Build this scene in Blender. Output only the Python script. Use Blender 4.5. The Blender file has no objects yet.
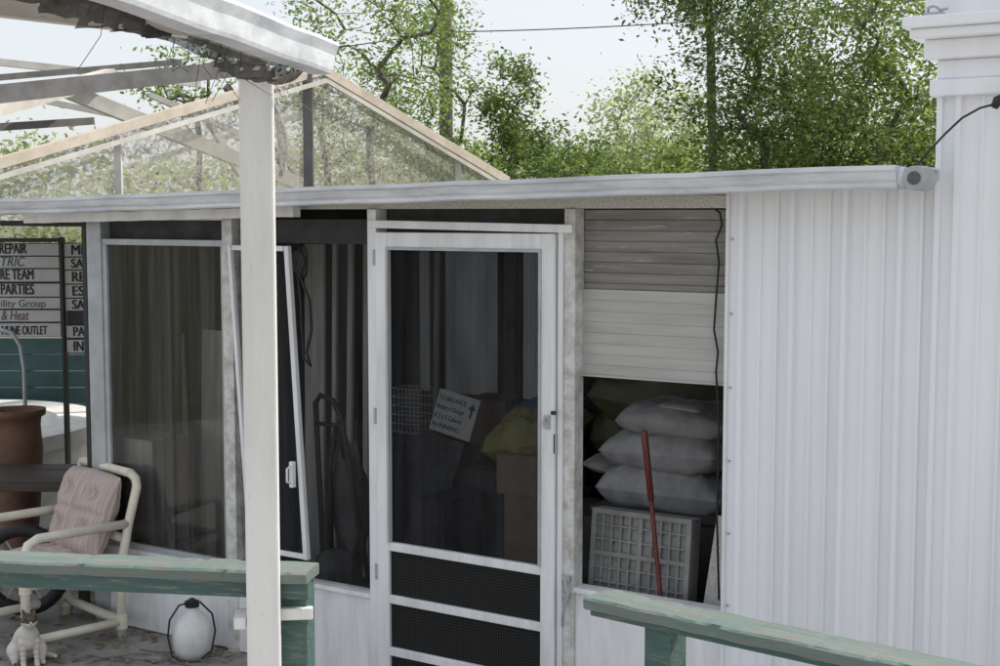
import bpy, math, random
import numpy as np
from mathutils import Vector, Matrix, noise
random.seed(7); np.random.seed(7)
sc=bpy.context.scene
COL=sc.collection
EYE=2.12; F=1400.0; PITCH=math.atan(118/1400)
# ---------------- camera
cd=bpy.data.cameras.new("camera"); cam=bpy.data.objects.new("camera",cd); COL.objects.link(cam)
cam.location=(0,0,EYE); cam.rotation_euler=(math.pi/2-PITCH,0,0)
cd.sensor_width=36; cd.lens=F*36/1000; cd.clip_end=600; cd.clip_start=0.05
sc.camera=cam
# ---------------- site survey helpers (sight lines met with real planes)
def ray(px,py):
    x=(px-500)/F; y=(333-py)/F; c,s=math.cos(PITCH),math.sin(PITCH)
    return Vector((x, c+y*s, -s+y*c))
F0=Vector((-.12,5.9,0)); TH=math.radians(33)
U=Vector((math.cos(TH),-math.sin(TH),0)); I=Vector((math.sin(TH),math.cos(TH),0))
def fac(px,py,y=0.0):
    d=ray(px,py); t=(y+F0.dot(I))/d.dot(I); p=d*t
    return ((p-F0).dot(U), EYE+t*d.z)
def at(px,py,Y):
    d=ray(px,py); t=Y/d.y; return Vector((d.x*t,Y,EYE+d.z*t))
def hit(px,py,z=0.0):
    d=ray(px,py); t=(z-EYE)/d.z; return Vector((d.x*t,d.y*t,z))
def PW(u,y,z=0): return F0+U*u+I*y+Vector((0,0,z))
# ---------------- materials
def nn(nt,t,**k):
    n=nt.nodes.new(t)
    for a,b in k.items(): setattr(n,a,b)
    return n
def ramp(nt,stops):
    r=nn(nt,'ShaderNodeValToRGB'); e=r.color_ramp.elements
    while len(e)<len(stops): e.new(.5)
    for i,(p,c) in enumerate(stops):
        e[i].position=p; e[i].color=(c[0],c[1],c[2],1) if not isinstance(c,(int,float)) else (c,c,c,1)
    return r
def pm(name,c1,c2=None,rough=.6,scale=6,stretch=(1,1,1),bump=0,bscale=60,metal=0,lo=.4,hi=.65,spots=None,spotlo=.62,sscale=30):
    m=bpy.data.materials.new(name); m.use_nodes=True; nt=m.node_tree; b=nt.nodes['Principled BSDF']
    tc=nn(nt,'ShaderNodeTexCoord'); mp=nn(nt,'ShaderNodeMapping'); mp.inputs['Scale'].default_value=stretch
    nt.links.new(tc.outputs['Object'],mp.inputs[0])
    n=nn(nt,'ShaderNodeTexNoise'); n.inputs['Scale'].default_value=scale; n.inputs['Detail'].default_value=6; n.inputs['Roughness'].default_value=.65
    nt.links.new(mp.outputs[0],n.inputs['Vector'])
    if c2 is None: c2=tuple(x*.75 for x in c1)
    r=ramp(nt,[(lo,c1),(hi,c2)]); nt.links.new(n.outputs['Fac'],r.inputs[0]); out=r.outputs[0]
    if spots:
        n2=nn(nt,'ShaderNodeTexNoise'); n2.inputs['Scale'].default_value=sscale; n2.inputs['Detail'].default_value=8; n2.inputs['Roughness'].default_value=.7
        nt.links.new(mp.outputs[0],n2.inputs['Vector'])
        r2=ramp(nt,[(spotlo,0.0),(spotlo+.05,1.0)]); nt.links.new(n2.outputs['Fac'],r2.inputs[0])
        mx=nn(nt,'ShaderNodeMixRGB'); mx.inputs[2].default_value=(*spots,1)
        nt.links.new(r2.outputs[0],mx.inputs[0]); nt.links.new(out,mx.inputs[1]); out=mx.outputs[0]
    nt.links.new(out,b.inputs['Base Color'])
    b.inputs['Roughness'].default_value=rough; b.inputs['Metallic'].default_value=metal
    if bump:
        n3=nn(nt,'ShaderNodeTexNoise'); n3.inputs['Scale'].default_value=bscale; n3.inputs['Detail'].default_value=5
        nt.links.new(mp.outputs[0],n3.inputs['Vector'])
        bp=nn(nt,'ShaderNodeBump'); bp.inputs['Strength'].default_value=bump; bp.inputs['Distance'].default_value=.01
        nt.links.new(n3.outputs['Fac'],bp.inputs['Height']); nt.links.new(bp.outputs[0],b.inputs['Normal'])
    return m
def screenmat(name,col,flo,fhi,scale=3,gloss=0.0,detail=6,lo=.35,hi=.65,stretch=(1,1,1),rot=0):
    m=bpy.data.materials.new(name); m.use_nodes=True; nt=m.node_tree; nt.nodes.clear()
    o=nn(nt,'ShaderNodeOutputMaterial'); t=nn(nt,'ShaderNodeBsdfTransparent'); d=nn(nt,'ShaderNodeBsdfDiffuse'); d.inputs[0].default_value=(*col,1)
    tc=nn(nt,'ShaderNodeTexCoord'); mp=nn(nt,'ShaderNodeMapping'); mp.inputs['Scale'].default_value=stretch; mp.inputs['Rotation'].default_value=(0,rot,0); n=nn(nt,'ShaderNodeTexNoise'); n.inputs['Scale'].default_value=scale; n.inputs['Detail'].default_value=detail; n.inputs['Roughness'].default_value=.7
    nt.links.new(tc.outputs['Object'],mp.inputs[0]); nt.links.new(mp.outputs[0],n.inputs['Vector'])
    mr=nn(nt,'ShaderNodeMapRange'); mr.inputs[1].default_value=lo; mr.inputs[2].default_value=hi; mr.inputs[3].default_value=flo; mr.inputs[4].default_value=fhi
    nt.links.new(n.outputs['Fac'],mr.inputs[0])
    mx=nn(nt,'ShaderNodeMixShader'); nt.links.new(mr.outputs[0],mx.inputs[0]); nt.links.new(t.outputs[0],mx.inputs[1]); nt.links.new(d.outputs[0],mx.inputs[2])
    last=mx
    if gloss:
        g=nn(nt,'ShaderNodeBsdfGlossy'); g.inputs['Roughness'].default_value=.04
        fr=nn(nt,'ShaderNodeFresnel'); fr.inputs[0].default_value=1.45
        mu=nn(nt,'ShaderNodeMath',operation='MULTIPLY'); mu.inputs[1].default_value=gloss; nt.links.new(fr.outputs[0],mu.inputs[0])
        m2=nn(nt,'ShaderNodeMixShader'); nt.links.new(mu.outputs[0],m2.inputs[0]); nt.links.new(mx.outputs[0],m2.inputs[1]); nt.links.new(g.outputs[0],m2.inputs[2]); last=m2
    nt.links.new(last.outputs[0],o.inputs[0]); return m
def leafmat(name,stops,trans=.5):
    m=bpy.data.materials.new(name); m.use_nodes=True; nt=m.node_tree; nt.nodes.clear()
    o=nn(nt,'ShaderNodeOutputMaterial'); g=nn(nt,'ShaderNodeNewGeometry')
    r=ramp(nt,stops); nt.links.new(g.outputs['Random Per Island'],r.inputs[0])
    d=nn(nt,'ShaderNodeBsdfDiffuse'); t=nn(nt,'ShaderNodeBsdfTranslucent'); nt.links.new(r.outputs[0],d.inputs[0])
    br=nn(nt,'ShaderNodeMixRGB',blend_type='MULTIPLY'); br.inputs[0].default_value=1; br.inputs[2].default_value=(1.6,1.85,1.0,1); nt.links.new(r.outputs[0],br.inputs[1]); nt.links.new(br.outputs[0],t.inputs[0])
    mx=nn(nt,'ShaderNodeMixShader'); mx.inputs[0].default_value=trans; nt.links.new(d.outputs[0],mx.inputs[1]); nt.links.new(t.outputs[0],mx.inputs[2])
    nt.links.new(mx.outputs[0],o.inputs[0]); return m
WHITE=pm("white_aluminium_paint",(.83,.835,.85),(.66,.665,.67),rough=.42,scale=3,stretch=(3,3,.5),spots=(.40,.37,.31),spotlo=.66,sscale=40)
SIDING=pm("white_siding_paint",(.88,.89,.92),(.78,.795,.83),rough=.38,scale=1.4,stretch=(6,6,.35),lo=.35,hi=.75,spots=(.55,.52,.47),spotlo=.71,sscale=25)
GUT=pm("weathered_gutter_paint",(.70,.73,.77),(.47,.49,.52),rough=.38,scale=2.5,stretch=(1,3,6),spots=(.25,.24,.21),spotlo=.64,sscale=22)
TRIM=pm("pebbled_trim",(.60,.59,.55),(.40,.39,.35),rough=.8,scale=90,bump=.5,bscale=150)
CAULK=pm("caulked_jamb",(.68,.68,.66),(.42,.40,.36),rough=.8,scale=14,bump=.6,bscale=50,spots=(.18,.16,.14),spotlo=.64,sscale=40)
GREYAL=pm("grey_aluminium",(.46,.48,.50),(.34,.36,.38),rough=.4,metal=.3)
BLACK=pm("black_metal",(.02,.02,.022),rough=.5)
RUB=pm("black_rubber",(.012,.012,.013),rough=.6)
TEAL=pm("weathered_teal_paint",(.05,.11,.10),(.08,.14,.13),rough=.65,scale=7,stretch=(.6,6,6),bump=.4,bscale=45,spots=(.17,.18,.165),spotlo=.56,sscale=14)
TEALTOP=pm("sunlit_worn_teal_top",(.12,.18,.165),(.18,.215,.20),rough=.7,scale=5,stretch=(.6,5,6),bump=.6,bscale=35,spots=(.19,.175,.155),spotlo=.53,sscale=12)  # sunlight on the caps put into a lighter teal, plus worn patches
POSTW=pm("white_post_paint",(.78,.78,.765),(.64,.64,.615),rough=.55,scale=2,stretch=(4,4,.6),bump=.1,spots=(.38,.35,.28),spotlo=.66,sscale=30)
INW=pm("dim_interior_wall",(.10,.10,.10),(.05,.05,.05),rough=.9,scale=2,stretch=(9,1,.4))  # interior shade put into a dark wall colour
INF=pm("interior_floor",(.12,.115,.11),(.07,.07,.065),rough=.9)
PALEB=pm("pale_board",(.40,.39,.37),(.22,.215,.20),rough=.8,scale=2,stretch=(14,1,.5))
PVC=pm("cream_pipe",(.78,.74,.63),(.66,.61,.49),rough=.35,scale=8,spots=(.4,.34,.25),spotlo=.68)
SACK=pm("grey_white_sack",(.32,.315,.32),(.19,.19,.195),rough=.6,scale=6,bump=.5,bscale=14,spots=(.14,.13,.12),spotlo=.64)
SACK2=pm("white_paper",(.55,.55,.55),(.42,.42,.42),rough=.7)
CRATE=pm("grey_crate_plastic",(.25,.25,.245),(.16,.16,.155),rough=.5,spots=(.10,.09,.085),spotlo=.60)
RED=pm("red_painted_handle",(.14,.024,.02),(.09,.018,.015),rough=.45,scale=20)
CARD=pm("cardboard",(.16,.12,.085),(.11,.08,.06),rough=.85,bump=.2)
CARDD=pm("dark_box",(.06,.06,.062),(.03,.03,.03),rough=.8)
YEL=pm("olive_yellow_cloth",(.19,.18,.06),(.10,.10,.035),rough=.8,bump=.6,bscale=18)
GRN=pm("dark_olive_bag",(.07,.075,.035),(.035,.04,.02),rough=.6,bump=.6,bscale=14)
BLUE=pm("blue_tarp",(.03,.13,.22),(.02,.08,.15),rough=.5,bump=.5,bscale=20)
TERRA=pm("rusty_terracotta",(.17,.085,.052),(.10,.05,.033),rough=.7,scale=5,bump=.3,spots=(.20,.13,.09),spotlo=.62)
DWOOD=pm("dark_brown_wood",(.06,.045,.035),(.035,.028,.022),rough=.6,scale=4,stretch=(1,10,10))
CONC=pm("pale_concrete",(.62,.62,.60),(.48,.48,.46),rough=.9,scale=4,bump=.3)
GROUND=pm("ground_soil_and_grass",(.16,.14,.10),(.09,.11,.05),rough=.95,scale=3,bump=.6,bscale=20)
BOUNCE_DECK=pm("pale_bounce_planks",(.46,.43,.40),(.34,.32,.30),rough=.85,scale=3,stretch=(1,12,1),bump=.3)  # kept pale so the unseen sheet throws sunlight back up
PATIO=pm("stained_patio",(.30,.29,.27),(.19,.18,.17),rough=.9,scale=5,bump=.4,bscale=50,spots=(.12,.10,.08),spotlo=.6,sscale=35)
TANBEAM=pm("pale_tan_rafter",(.58,.51,.42),(.44,.38,.31),rough=.6,scale=5,spots=(.28,.25,.2),spotlo=.62)
CAGEW=pm("dull_white_beam",(.60,.59,.55),(.42,.40,.36),rough=.6,scale=3)
CANOPY=pm("grey_tan_canopy",(.40,.38,.35),(.28,.265,.24),rough=.7,scale=3,spots=(.16,.14,.12),spotlo=.6)
CAGED=pm("bronze_beam",(.13,.125,.125),(.08,.078,.075),rough=.5)
BARK=pm("tree_bark",(.17,.155,.135),(.10,.09,.075),rough=.95,scale=9,stretch=(3,3,.6),bump=.6)
FENCE=pm("teal_fence_paint",(.03,.075,.078),(.02,.05,.052),rough=.7,scale=4)
FABRIC=screenmat("dark_torn_mesh",(.05,.05,.05),.70,.96,9)
JUG=pm("white_jug_plastic",(.75,.76,.74),(.62,.62,.60),rough=.35,scale=9)
SLAT=pm("beige_slat",(.26,.25,.23),(.16,.155,.145),rough=.6,scale=3,stretch=(.5,1,8),spots=(.38,.37,.34),spotlo=.60,sscale=9)
SLAT2=pm("pale_slat",(.46,.46,.435),(.37,.37,.35),rough=.6,scale=3,stretch=(.5,1,5))
SCREEN=screenmat("insect_screen",(.085,.085,.085),.06,.30,1.5,stretch=(7,1,.4))
DOORSC=screenmat("door_screen",(.09,.09,.093),.06,.26,1.4,stretch=(7,1,.4))
GLASS=screenmat("dusty_glass",(.12,.12,.12),.02,.34,1.6,gloss=1.7,stretch=(9,1,.3),detail=3,lo=.42,hi=.62)
CAGESC=screenmat("mossy_screen",(.37,.36,.31),.22,.92,34,detail=12,lo=.42,hi=.58)
def curt(name,ca,cb,sx=12):
    C=bpy.data.materials.new(name); C.use_nodes=True; nt=C.node_tree; nt.nodes.clear(); o=nn(nt,'ShaderNodeOutputMaterial'); d=nn(nt,'ShaderNodeBsdfDiffuse'); t=nn(nt,'ShaderNodeBsdfTranslucent')
    tc=nn(nt,'ShaderNodeTexCoord'); mp=nn(nt,'ShaderNodeMapping'); mp.inputs['Scale'].default_value=(sx,1,.8); n=nn(nt,'ShaderNodeTexNoise'); n.inputs['Scale'].default_value=1.5; n.inputs['Detail'].default_value=5
    nt.links.new(tc.outputs['Object'],mp.inputs[0]); nt.links.new(mp.outputs[0],n.inputs['Vector']); r=ramp(nt,[(.35,ca),(.65,cb)]); nt.links.new(n.outputs['Fac'],r.inputs[0])
    nt.links.new(r.outputs[0],d.inputs[0]); nt.links.new(r.outputs[0],t.inputs[0]); m=nn(nt,'ShaderNodeMixShader'); nt.links.new(d.outputs[0],m.inputs[1]); nt.links.new(t.outputs[0],m.inputs[2]); nt.links.new(m.outputs[0],o.inputs[0]); return C
CURT=curt("grey_blue_pane",(.065,.072,.08),(.035,.039,.044),4); CURTB=curt("pale_curtain",(.26,.25,.24),(.10,.098,.095))
EXPM=bpy.data.materials.new("black_expanded_metal"); EXPM.use_nodes=True
def _e():
    nt=EXPM.node_tree; b=nt.nodes['Principled BSDF']; tc=nn(nt,'ShaderNodeTexCoord'); mp=nn(nt,'ShaderNodeMapping'); mp.inputs['Rotation'].default_value=(0,math.radians(45),0)
    ck=nn(nt,'ShaderNodeTexChecker'); ck.inputs['Scale'].default_value=110; ck.inputs[1].default_value=(.006,.006,.006,1); ck.inputs[2].default_value=(.03,.03,.03,1)
    nt.links.new(tc.outputs['Object'],mp.inputs[0]); nt.links.new(mp.outputs[0],ck.inputs[0]); nt.links.new(ck.outputs[0],b.inputs['Base Color']); b.inputs['Roughness'].default_value=.7; b.inputs['Specular IOR Level'].default_value=.2
_e()
CUSH=bpy.data.materials.new("striped_cushion"); CUSH.use_nodes=True
def _k():
    nt=CUSH.node_tree; b=nt.nodes['Principled BSDF']; tc=nn(nt,'ShaderNodeTexCoord'); sx=nn(nt,'ShaderNodeSeparateXYZ'); nt.links.new(tc.outputs['Object'],sx.inputs[0])
    mu=nn(nt,'ShaderNodeMath',operation='MULTIPLY'); mu.inputs[1].default_value=22; nt.links.new(sx.outputs['Y'],mu.inputs[0]); fr=nn(nt,'ShaderNodeMath',operation='FRACT'); nt.links.new(mu.outputs[0],fr.inputs[0])
    r=ramp(nt,[(0,(.47,.38,.34)),(.40,(.47,.38,.34)),(.5,(.36,.28,.25)),(.60,(.52,.44,.40)),(.8,(.52,.44,.40)),(.88,(.40,.32,.29)),(.94,(.47,.38,.34))]); nt.links.new(fr.outputs[0],r.inputs[0]); nt.links.new(r.outputs[0],b.inputs['Base Color']); b.inputs['Roughness'].default_value=.9
_k()
# ---------------- mesh builder
class MB:
    def __init__(s): s.v=[]; s.f=[]
    def box(s,x0,x1,y0,y1,z0,z1):
        n=len(s.v); s.v+=[(x0,y0,z0),(x1,y0,z0),(x1,y1,z0),(x0,y1,z0),(x0,y0,z1),(x1,y0,z1),(x1,y1,z1),(x0,y1,z1)]
        s.f+=[tuple(n+i for i in q) for q in ((0,3,2,1),(4,5,6,7),(0,1,5,4),(1,2,6,5),(2,3,7,6),(3,0,4,7))]; return s
    def beam(s,p0,p1,w,h):
        p0,p1=Vector(p0),Vector(p1); d=(p1-p0).normalized(); up=Vector((0,0,1))
        if abs(d.z)>.95: up=Vector((0,1,0))
        sd=d.cross(up).normalized(); up=sd.cross(d); n=len(s.v)
        for p in (p0,p1):
            for a,b in ((-1,-1),(1,-1),(1,1),(-1,1)): s.v.append(tuple(p+sd*a*w/2+up*b*h/2))
        s.f+=[tuple(n+i for i in q) for q in ((0,3,2,1),(4,5,6,7),(0,1,5,4),(1,2,6,5),(2,3,7,6),(3,0,4,7))]; return s
    def tube(s,pts,r,seg=10,closed=False):
        pts=[Vector(p) for p in pts]; rs=r if isinstance(r,(list,tuple)) else [r]*len(pts); base=len(s.v); m=len(pts); prev=None
        for i,p in enumerate(pts):
            if closed: d=(pts[(i+1)%m]-pts[i-1]).normalized()
            else: d=(pts[min(i+1,m-1)]-pts[max(i-1,0)]).normalized()
            if prev is None:
                a=Vector((0,0,1)) if abs(d.z)<.9 else Vector((1,0,0)); x=d.cross(a).normalized()
            else: x=(prev-d*prev.dot(d)).normalized()
            prev=x; y=d.cross(x)
            for k in range(seg):
                t=2*math.pi*k/seg; s.v.append(tuple(p+(x*math.cos(t)+y*math.sin(t))*rs[i]))
        for i in range(m if closed else m-1):
            j=(i+1)%m
            for k in range(seg):
                l=(k+1)%seg; s.f.append((base+i*seg+k,base+i*seg+l,base+j*seg+l,base+j*seg+k))
        if not closed:
            s.f.append(tuple(base+k for k in range(seg))[::-1]); s.f.append(tuple(base+(m-1)*seg+k for k in range(seg)))
        return s
    def lathe(s,prof,c=(0,0,0),seg=28):
        n=len(s.v)
        for r,z in prof:
            for k in range(seg):
                t=2*math.pi*k/seg; s.v.append((c[0]+r*math.cos(t),c[1]+r*math.sin(t),c[2]+z))
        for i in range(len(prof)-1):
            for k in range(seg):
                l=(k+1)%seg; s.f.append((n+i*seg+k,n+i*seg+l,n+(i+1)*seg+l,n+(i+1)*seg+k))
        s.f.append(tuple(n+k for k in range(seg))[::-1]); s.f.append(tuple(n+(len(prof)-1)*seg+k for k in range(seg))); return s
    def quad(s,a,b,c,d):
        n=len(s.v); s.v+=[tuple(a),tuple(b),tuple(c),tuple(d)]; s.f.append((n,n+1,n+2,n+3)); return s
    def pillow(s,L,W,T,n=22,seed=0,wr=.1,tuft=None):
        b=len(s.v)
        for sgn in (1,-1):
            for i in range(n+1):
                for j in range(n+1):
                    x=-1+2*i/n; y=-1+2*j/n
                    t=max(0,(1-abs(x)**3.2))**.5*max(0,(1-abs(y)**3.2))**.5
                    if tuft:
                        for (bx,by) in tuft: t*=1-.65*math.exp(-((x-bx)**2+(y-by)**2)/.035)
                        t*=1-.25*math.exp(-(y/.09)**2)-.2*math.exp(-((x)/.07)**2)
                    k=noise.noise(Vector((x*2+seed,y*2,sgn*3+seed)))
                    k2=noise.noise(Vector((x*6+seed,y*6,sgn*3+seed)))
                    s.v.append((x*L/2*(1-.05*abs(y)**2)+k*.01,y*W/2*(1-.05*abs(x)**2),sgn*T/2*t*(1+wr*3*k+wr*k2)))
        for q in (0,1):
            o=b+q*(n+1)**2
            for i in range(n):
                for j in range(n):
                    a=(o+i*(n+1)+j,o+(i+1)*(n+1)+j,o+(i+1)*(n+1)+j+1,o+i*(n+1)+j+1)
                    s.f.append(a if q==0 else a[::-1])
        return s
    def make(s,name,mat,parent=None,bevel=0,smooth=False,loc=None,rot=None,label=None):
        me=bpy.data.meshes.new(name); me.from_pydata([tuple(v) for v in s.v],[],s.f); me.update(); me.materials.append(mat)
        o=bpy.data.objects.new(name,me); COL.objects.link(o)
        if parent: o.parent=parent
        if loc is not None: o.location=loc
        if rot is not None: o.rotation_euler=rot
        if smooth:
            for p in me.polygons: p.use_smooth=True
        if bevel:
            m=o.modifiers.new("bevel",'BEVEL'); m.width=bevel; m.segments=2; m.limit_method='ANGLE'; m.angle_limit=math.radians(40)
        if label: o["label"]=label
        return o
def bxs(name,mat,parent,boxes,bevel=0):
    return [MB().box(*q).make(name,mat,parent,bevel=bevel) for q in boxes]
def tag(o,label,cat,group=None):
    o["label"]=label; o["category"]=cat
    if group: o["group"]=group
    return o
def thing(name,label,cat,loc=(0,0,0),rz=0,group=None):
    e=bpy.data.objects.new(name,None); COL.objects.link(e); e.location=loc; e.rotation_euler=(0,0,rz); e.empty_display_size=.2
    return tag(e,label,cat,group)
def struct(o): o["kind"]="structure"; return o
def text(s,size,mat,parent,loc,rot,name="lettering",bold=False,shear=0,ext=.001,align='LEFT'):
    c=bpy.data.curves.new("t",'FONT'); c.body=s; c.size=size; c.shear=shear; c.extrude=ext; c.align_x=align
    o=bpy.data.objects.new("t",c); COL.objects.link(o); dg=bpy.context.evaluated_depsgraph_get(); dg.update()
    me=bpy.data.meshes.new_from_object(o.evaluated_get(dg)); bpy.data.objects.remove(o)
    if bold:  # heavier strokes: same letters struck again a hair to the side
        vs=[tuple(v.co) for v in me.vertices]; fs=[tuple(p.vertices) for p in me.polygons]; V=[];Fc=[]
        for k,(ox_,oz_) in enumerate(((0,0),(size*.035,0),(size*.07,0))):
            n=len(V); V+=[(x+ox_,y+oz_,z+k*.0002) for x,y,z in vs]; Fc+=[tuple(i+n for i in f) for f in fs]
        me=bpy.data.meshes.new("lettering"); me.from_pydata(V,[],Fc); me.update()
    me.materials.clear(); me.materials.append(mat); t=bpy.data.objects.new(name,me); COL.objects.link(t); t.parent=parent; t.location=loc; t.rotation_euler=rot; return t
# ---------------- ground
g=MB().quad((-150,-60,0),(150,-60,0),(150,260,0),(-150,260,0)).make("ground",GROUND); struct(g)
struct(MB().quad((-9,5.2,.004),(7,5.2,.004),(7,11,.004),(-9,11,.004)).make("patio",PATIO))
struct(MB().quad((-9,-6,.008),(7,-6,.008),(7,5.3,.008),(-9,5.3,.008)).make("bounce_deck_floor",BOUNCE_DECK))  # out-of-view pale sheet added to bounce sunlight onto the facade
lm=leafmat("dry_leaves",[(0,(.14,.10,.06)),(.5,(.26,.19,.11)),(1,(.38,.30,.18))],.1)
N=1800; P=np.column_stack([np.random.uniform(-3.4,1,N),np.random.uniform(5.4,8.2,N),np.random.uniform(.010,.02,N)])
lv=MB()
for p in P:
    a=random.uniform(0,6.28); L=random.uniform(.015,.04); w=L*.35; d=Vector((math.cos(a),math.sin(a),random.uniform(-.1,.3))); q=Vector((-math.sin(a),math.cos(a),0)); p=Vector(p)
    lv.quad(p-d*L,p+q*w,p+d*L,p-q*w)
o=lv.make("leaf_litter",lm); o["kind"]="stuff"
# ---------------- screened porch
R=-TH
porch=thing("screened_porch","weathered white screened porch with ribbed metal siding and screen door","porch",F0,R)
uf=lambda px,py=400: fac(px,py)[0]
uL=uf(92); w1a,w1b=uf(106),uf(226); m1=uf(236); jdl=uf(372); dl=uf(380,300); dr=uf(559,300); jr=uf(576); w2=uf(725); uc=uf(936)
ZS=.42; ZT=2.02; ZH=2.26
gz=lambda u:2.212-(2-u)*.019
def ribbed(u0,u1,z0,z1,y,mat,name,parent,pitch=.066,amp=.011,seed=1):
    prof=[]; u=u0; k=0
    while u<u1:
        big=(k%3==0); a=amp*(1.6 if big else .8); rw=.017 if big else .009; fl=pitch-rw-.006
        prof+=[(u,y),(u+fl,y),(u+fl+.003,y-a),(u+fl+.003+rw,y-a),(u+fl+.006+rw,y)]; u+=pitch; k+=1
    prof=[p for p in prof if p[0]<=u1]+[(u1,y)]
    b=MB(); nz=8
    for i,(x,yy) in enumerate(prof):
        for j in range(nz+1): b.v.append((x,yy+.0012*math.sin(x*9+j*1.3),z0+(z1-z0)*j/nz))
    for i in range(len(prof)-1):
        for j in range(nz):
            a=i*(nz+1)+j; b.f.append((a,a+nz+1,a+nz+2,a+1))
    return b.make(name,mat,parent)
ribbed(w2+.012,uc,0,ZH-.02,0,SIDING,"siding",porch,amp=.017)
bxs("wall_edge_trim",WHITE,porch,[(w2-.002,w2+.012,-.012,.05,0,2.2)],.002); bxs("wall_core",WHITE,porch,[(w2+.03,uc,.02,.06,0,2.2)])
for k in range(7):
    z=.35+k*.28; MB().tube([(w2+.022,-.001,z),(w2+.022,-.006,z)],.005,8).make("screw",GREYAL,porch)
bxs("header",WHITE,porch,[(uL,m1,-.01,.07,2.095,2.145)],.003); bxs("header",GREYAL,porch,[(uL,m1,0,.07,2.1455,2.17)],.003)
bxs("header_trim",TRIM,porch,[(m1,w2,0,.07,2.146,2.195)],.003)
za_=fac(384,224,-.03)[1]; zb_h=fac(572,229,-.03)[1]
MB().beam((jdl+.005,-.02,za_),(jr-.004,-.02,zb_h),.025,.034).make("door_head",WHITE,porch,bevel=.003)
bxs("transom",CARDD,porch,[(uL,jdl,.05,.07,1.99,2.10),(jdl,jr,.06,.07,2.03,2.15)])  # solid dark strips standing in for the shaded gap under the header
bxs("corner_post",GREYAL,porch,[(uL,w1a,-.012,.06,0,2.10)],.002)
bxs("black_screen_frame",BLACK,porch,[(uL-.05,uL-.02,0,.03,.35,2.12),(uL-.7,uL-.051,0,.03,2.06,2.09)],.002)
bxs("window_mullion",CAULK,porch,[(w1b,m1,-.012,.06,0,2.10)],.002)
bxs("door_jamb",WHITE,porch,[(jdl-.004,dl-.006,-.02,.06,0,2.145),(dr+.006,dr+.03,-.0215,.06,0,2.06)],.002)
MB().box(dr+.031,jr,-.012,.06,0,2.145).make("weathered_jamb",CAULK,porch,bevel=.002,label="stained and caulked jamb beside the door")
bxs("kick_panel",WHITE,porch,[(uL,jdl-.005,0,.05,0.01,ZS-.02),(jr+.001,w2-.003,0,.05,0.01,.585)],.002)
bxs("sill",WHITE,porch,[(uL,jdl-.005,-.02,.06,ZS-.02,ZS),(jr,w2-.003,-.02,.06,.585,.605)],.002)
# window 1 (sliding)
win=MB(); fw=.030
for (a,c,e,f) in ((w1a,w1b,ZS,ZS+fw),(w1a,w1b,ZT-fw-.02,ZT-.02)): win.box(a,c,-.005,.03,e,f)
win.box(w1a,w1a+fw,-.004,.03,ZS+fw,ZT-fw-.02); win.box(w1b-fw*.6,w1b,-.004,.03,ZS+fw,ZT-fw-.02)
W1=win.make("window",GREYAL,porch,bevel=.002)
MB().quad((w1a+fw,.012,ZS+fw),(w1b-fw*.6,.012,ZS+fw),(w1b-fw*.6,.012,ZT-.04),(w1a+fw,.012,ZT-.04)).make("glass",GLASS,W1)
u1_=fac(172,400,.045)[0]
MB().box(u1_-.012,u1_+.012,.036,.055,ZS+.01,ZT-.04).make("inner_sash_rail",CARDD,W1)
MB().quad((m1,.03,ZS),(jdl,.03,ZS),(jdl,.03,2.10),(m1,.03,2.10)).make("window_screen",SCREEN,porch)
# window 3 open, with blind
us0=fac(583,300,.05)[0]; us1=fac(724,300,.05)[0]
zb=fac(650,291,.07)[1]; zb2=fac(650,376,.07)[1]
bl=MB(); z=2.14
while z>zb:
    bl.quad((us0-.02,.060,z),(us1+.02,.060,z),(us1+.02,.066,z-.041),(us0-.02,.066,z-.041)); z-=.042
B1=bl.make("roller_blind",SLAT,porch)
bl=MB(); z=zb
while z>zb2:
    bl.quad((us0-.02,.052,z),(us1+.02,.052,z),(us1+.02,.0536,z-.043),(us0-.02,.0536,z-.043)); z-=.0435
bl.box(us0-.02,us1+.02,.045,.065,z-.005,z+.004); bl.make("lower_slats",SLAT2,B1)
# door
door=bpy.data.objects.new("door",None); COL.objects.link(door); door.parent=porch
zt=2.045; zk=[.675,.437,.20]
b=MB(); sw=.066
b.box(dl,dl+sw,-.035,-.005,.03,zt); b.box(dr-sw,dr,-.035,-.005,.03,zt)
b.box(dl+sw,dr-sw,-.034,-.006,zt-sw,zt)
for i,z in enumerate(zk): b.box(dl+sw,dr-sw,-.034,-.006,z-.038,z)
b.box(dl+sw,dr-sw,-.034,-.006,.03,.09)
b.make("door_frame",WHITE,door,bevel=.004)
bxs("screen_bead",GREYAL,door,[(dl+sw-.004,dl+sw+.008,-.041,-.0345,zk[0],zt-sw),(dr-sw-.008,dr-sw+.004,-.041,-.0345,zk[0],zt-sw),(dl+sw-.004,dr-sw+.004,-.0415,-.0345,zt-sw-.01,zt-sw+.002)])
MB().quad((dl+sw,-.02,zk[0]),(dr-sw,-.02,zk[0]),(dr-sw,-.02,zt-sw),(dl+sw,-.02,zt-sw)).make("door_screen",DOORSC,door)
for z0,z1 in ((zk[1],zk[0]-.038),(zk[2],zk[1]-.038),(.09,zk[2]-.038)):
    MB().quad((dl+sw,-.018,z0),(dr-sw,-.018,z0),(dr-sw,-.018,z1),(dl+sw,-.018,z1)).make("kick_grille",EXPM,door)
uh=dr-sw/2; zh=fac(550,420)[1]
b=MB(); b.box(uh-.012,uh+.014,-.046,-.035,zh-.03,zh+.025); b.tube([(uh,-.046,zh+.01),(uh,-.06,zh+.01),(uh-.004,-.062,zh-.012)],.005,8); b.make("handle",GREYAL,door,bevel=.002)
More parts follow.
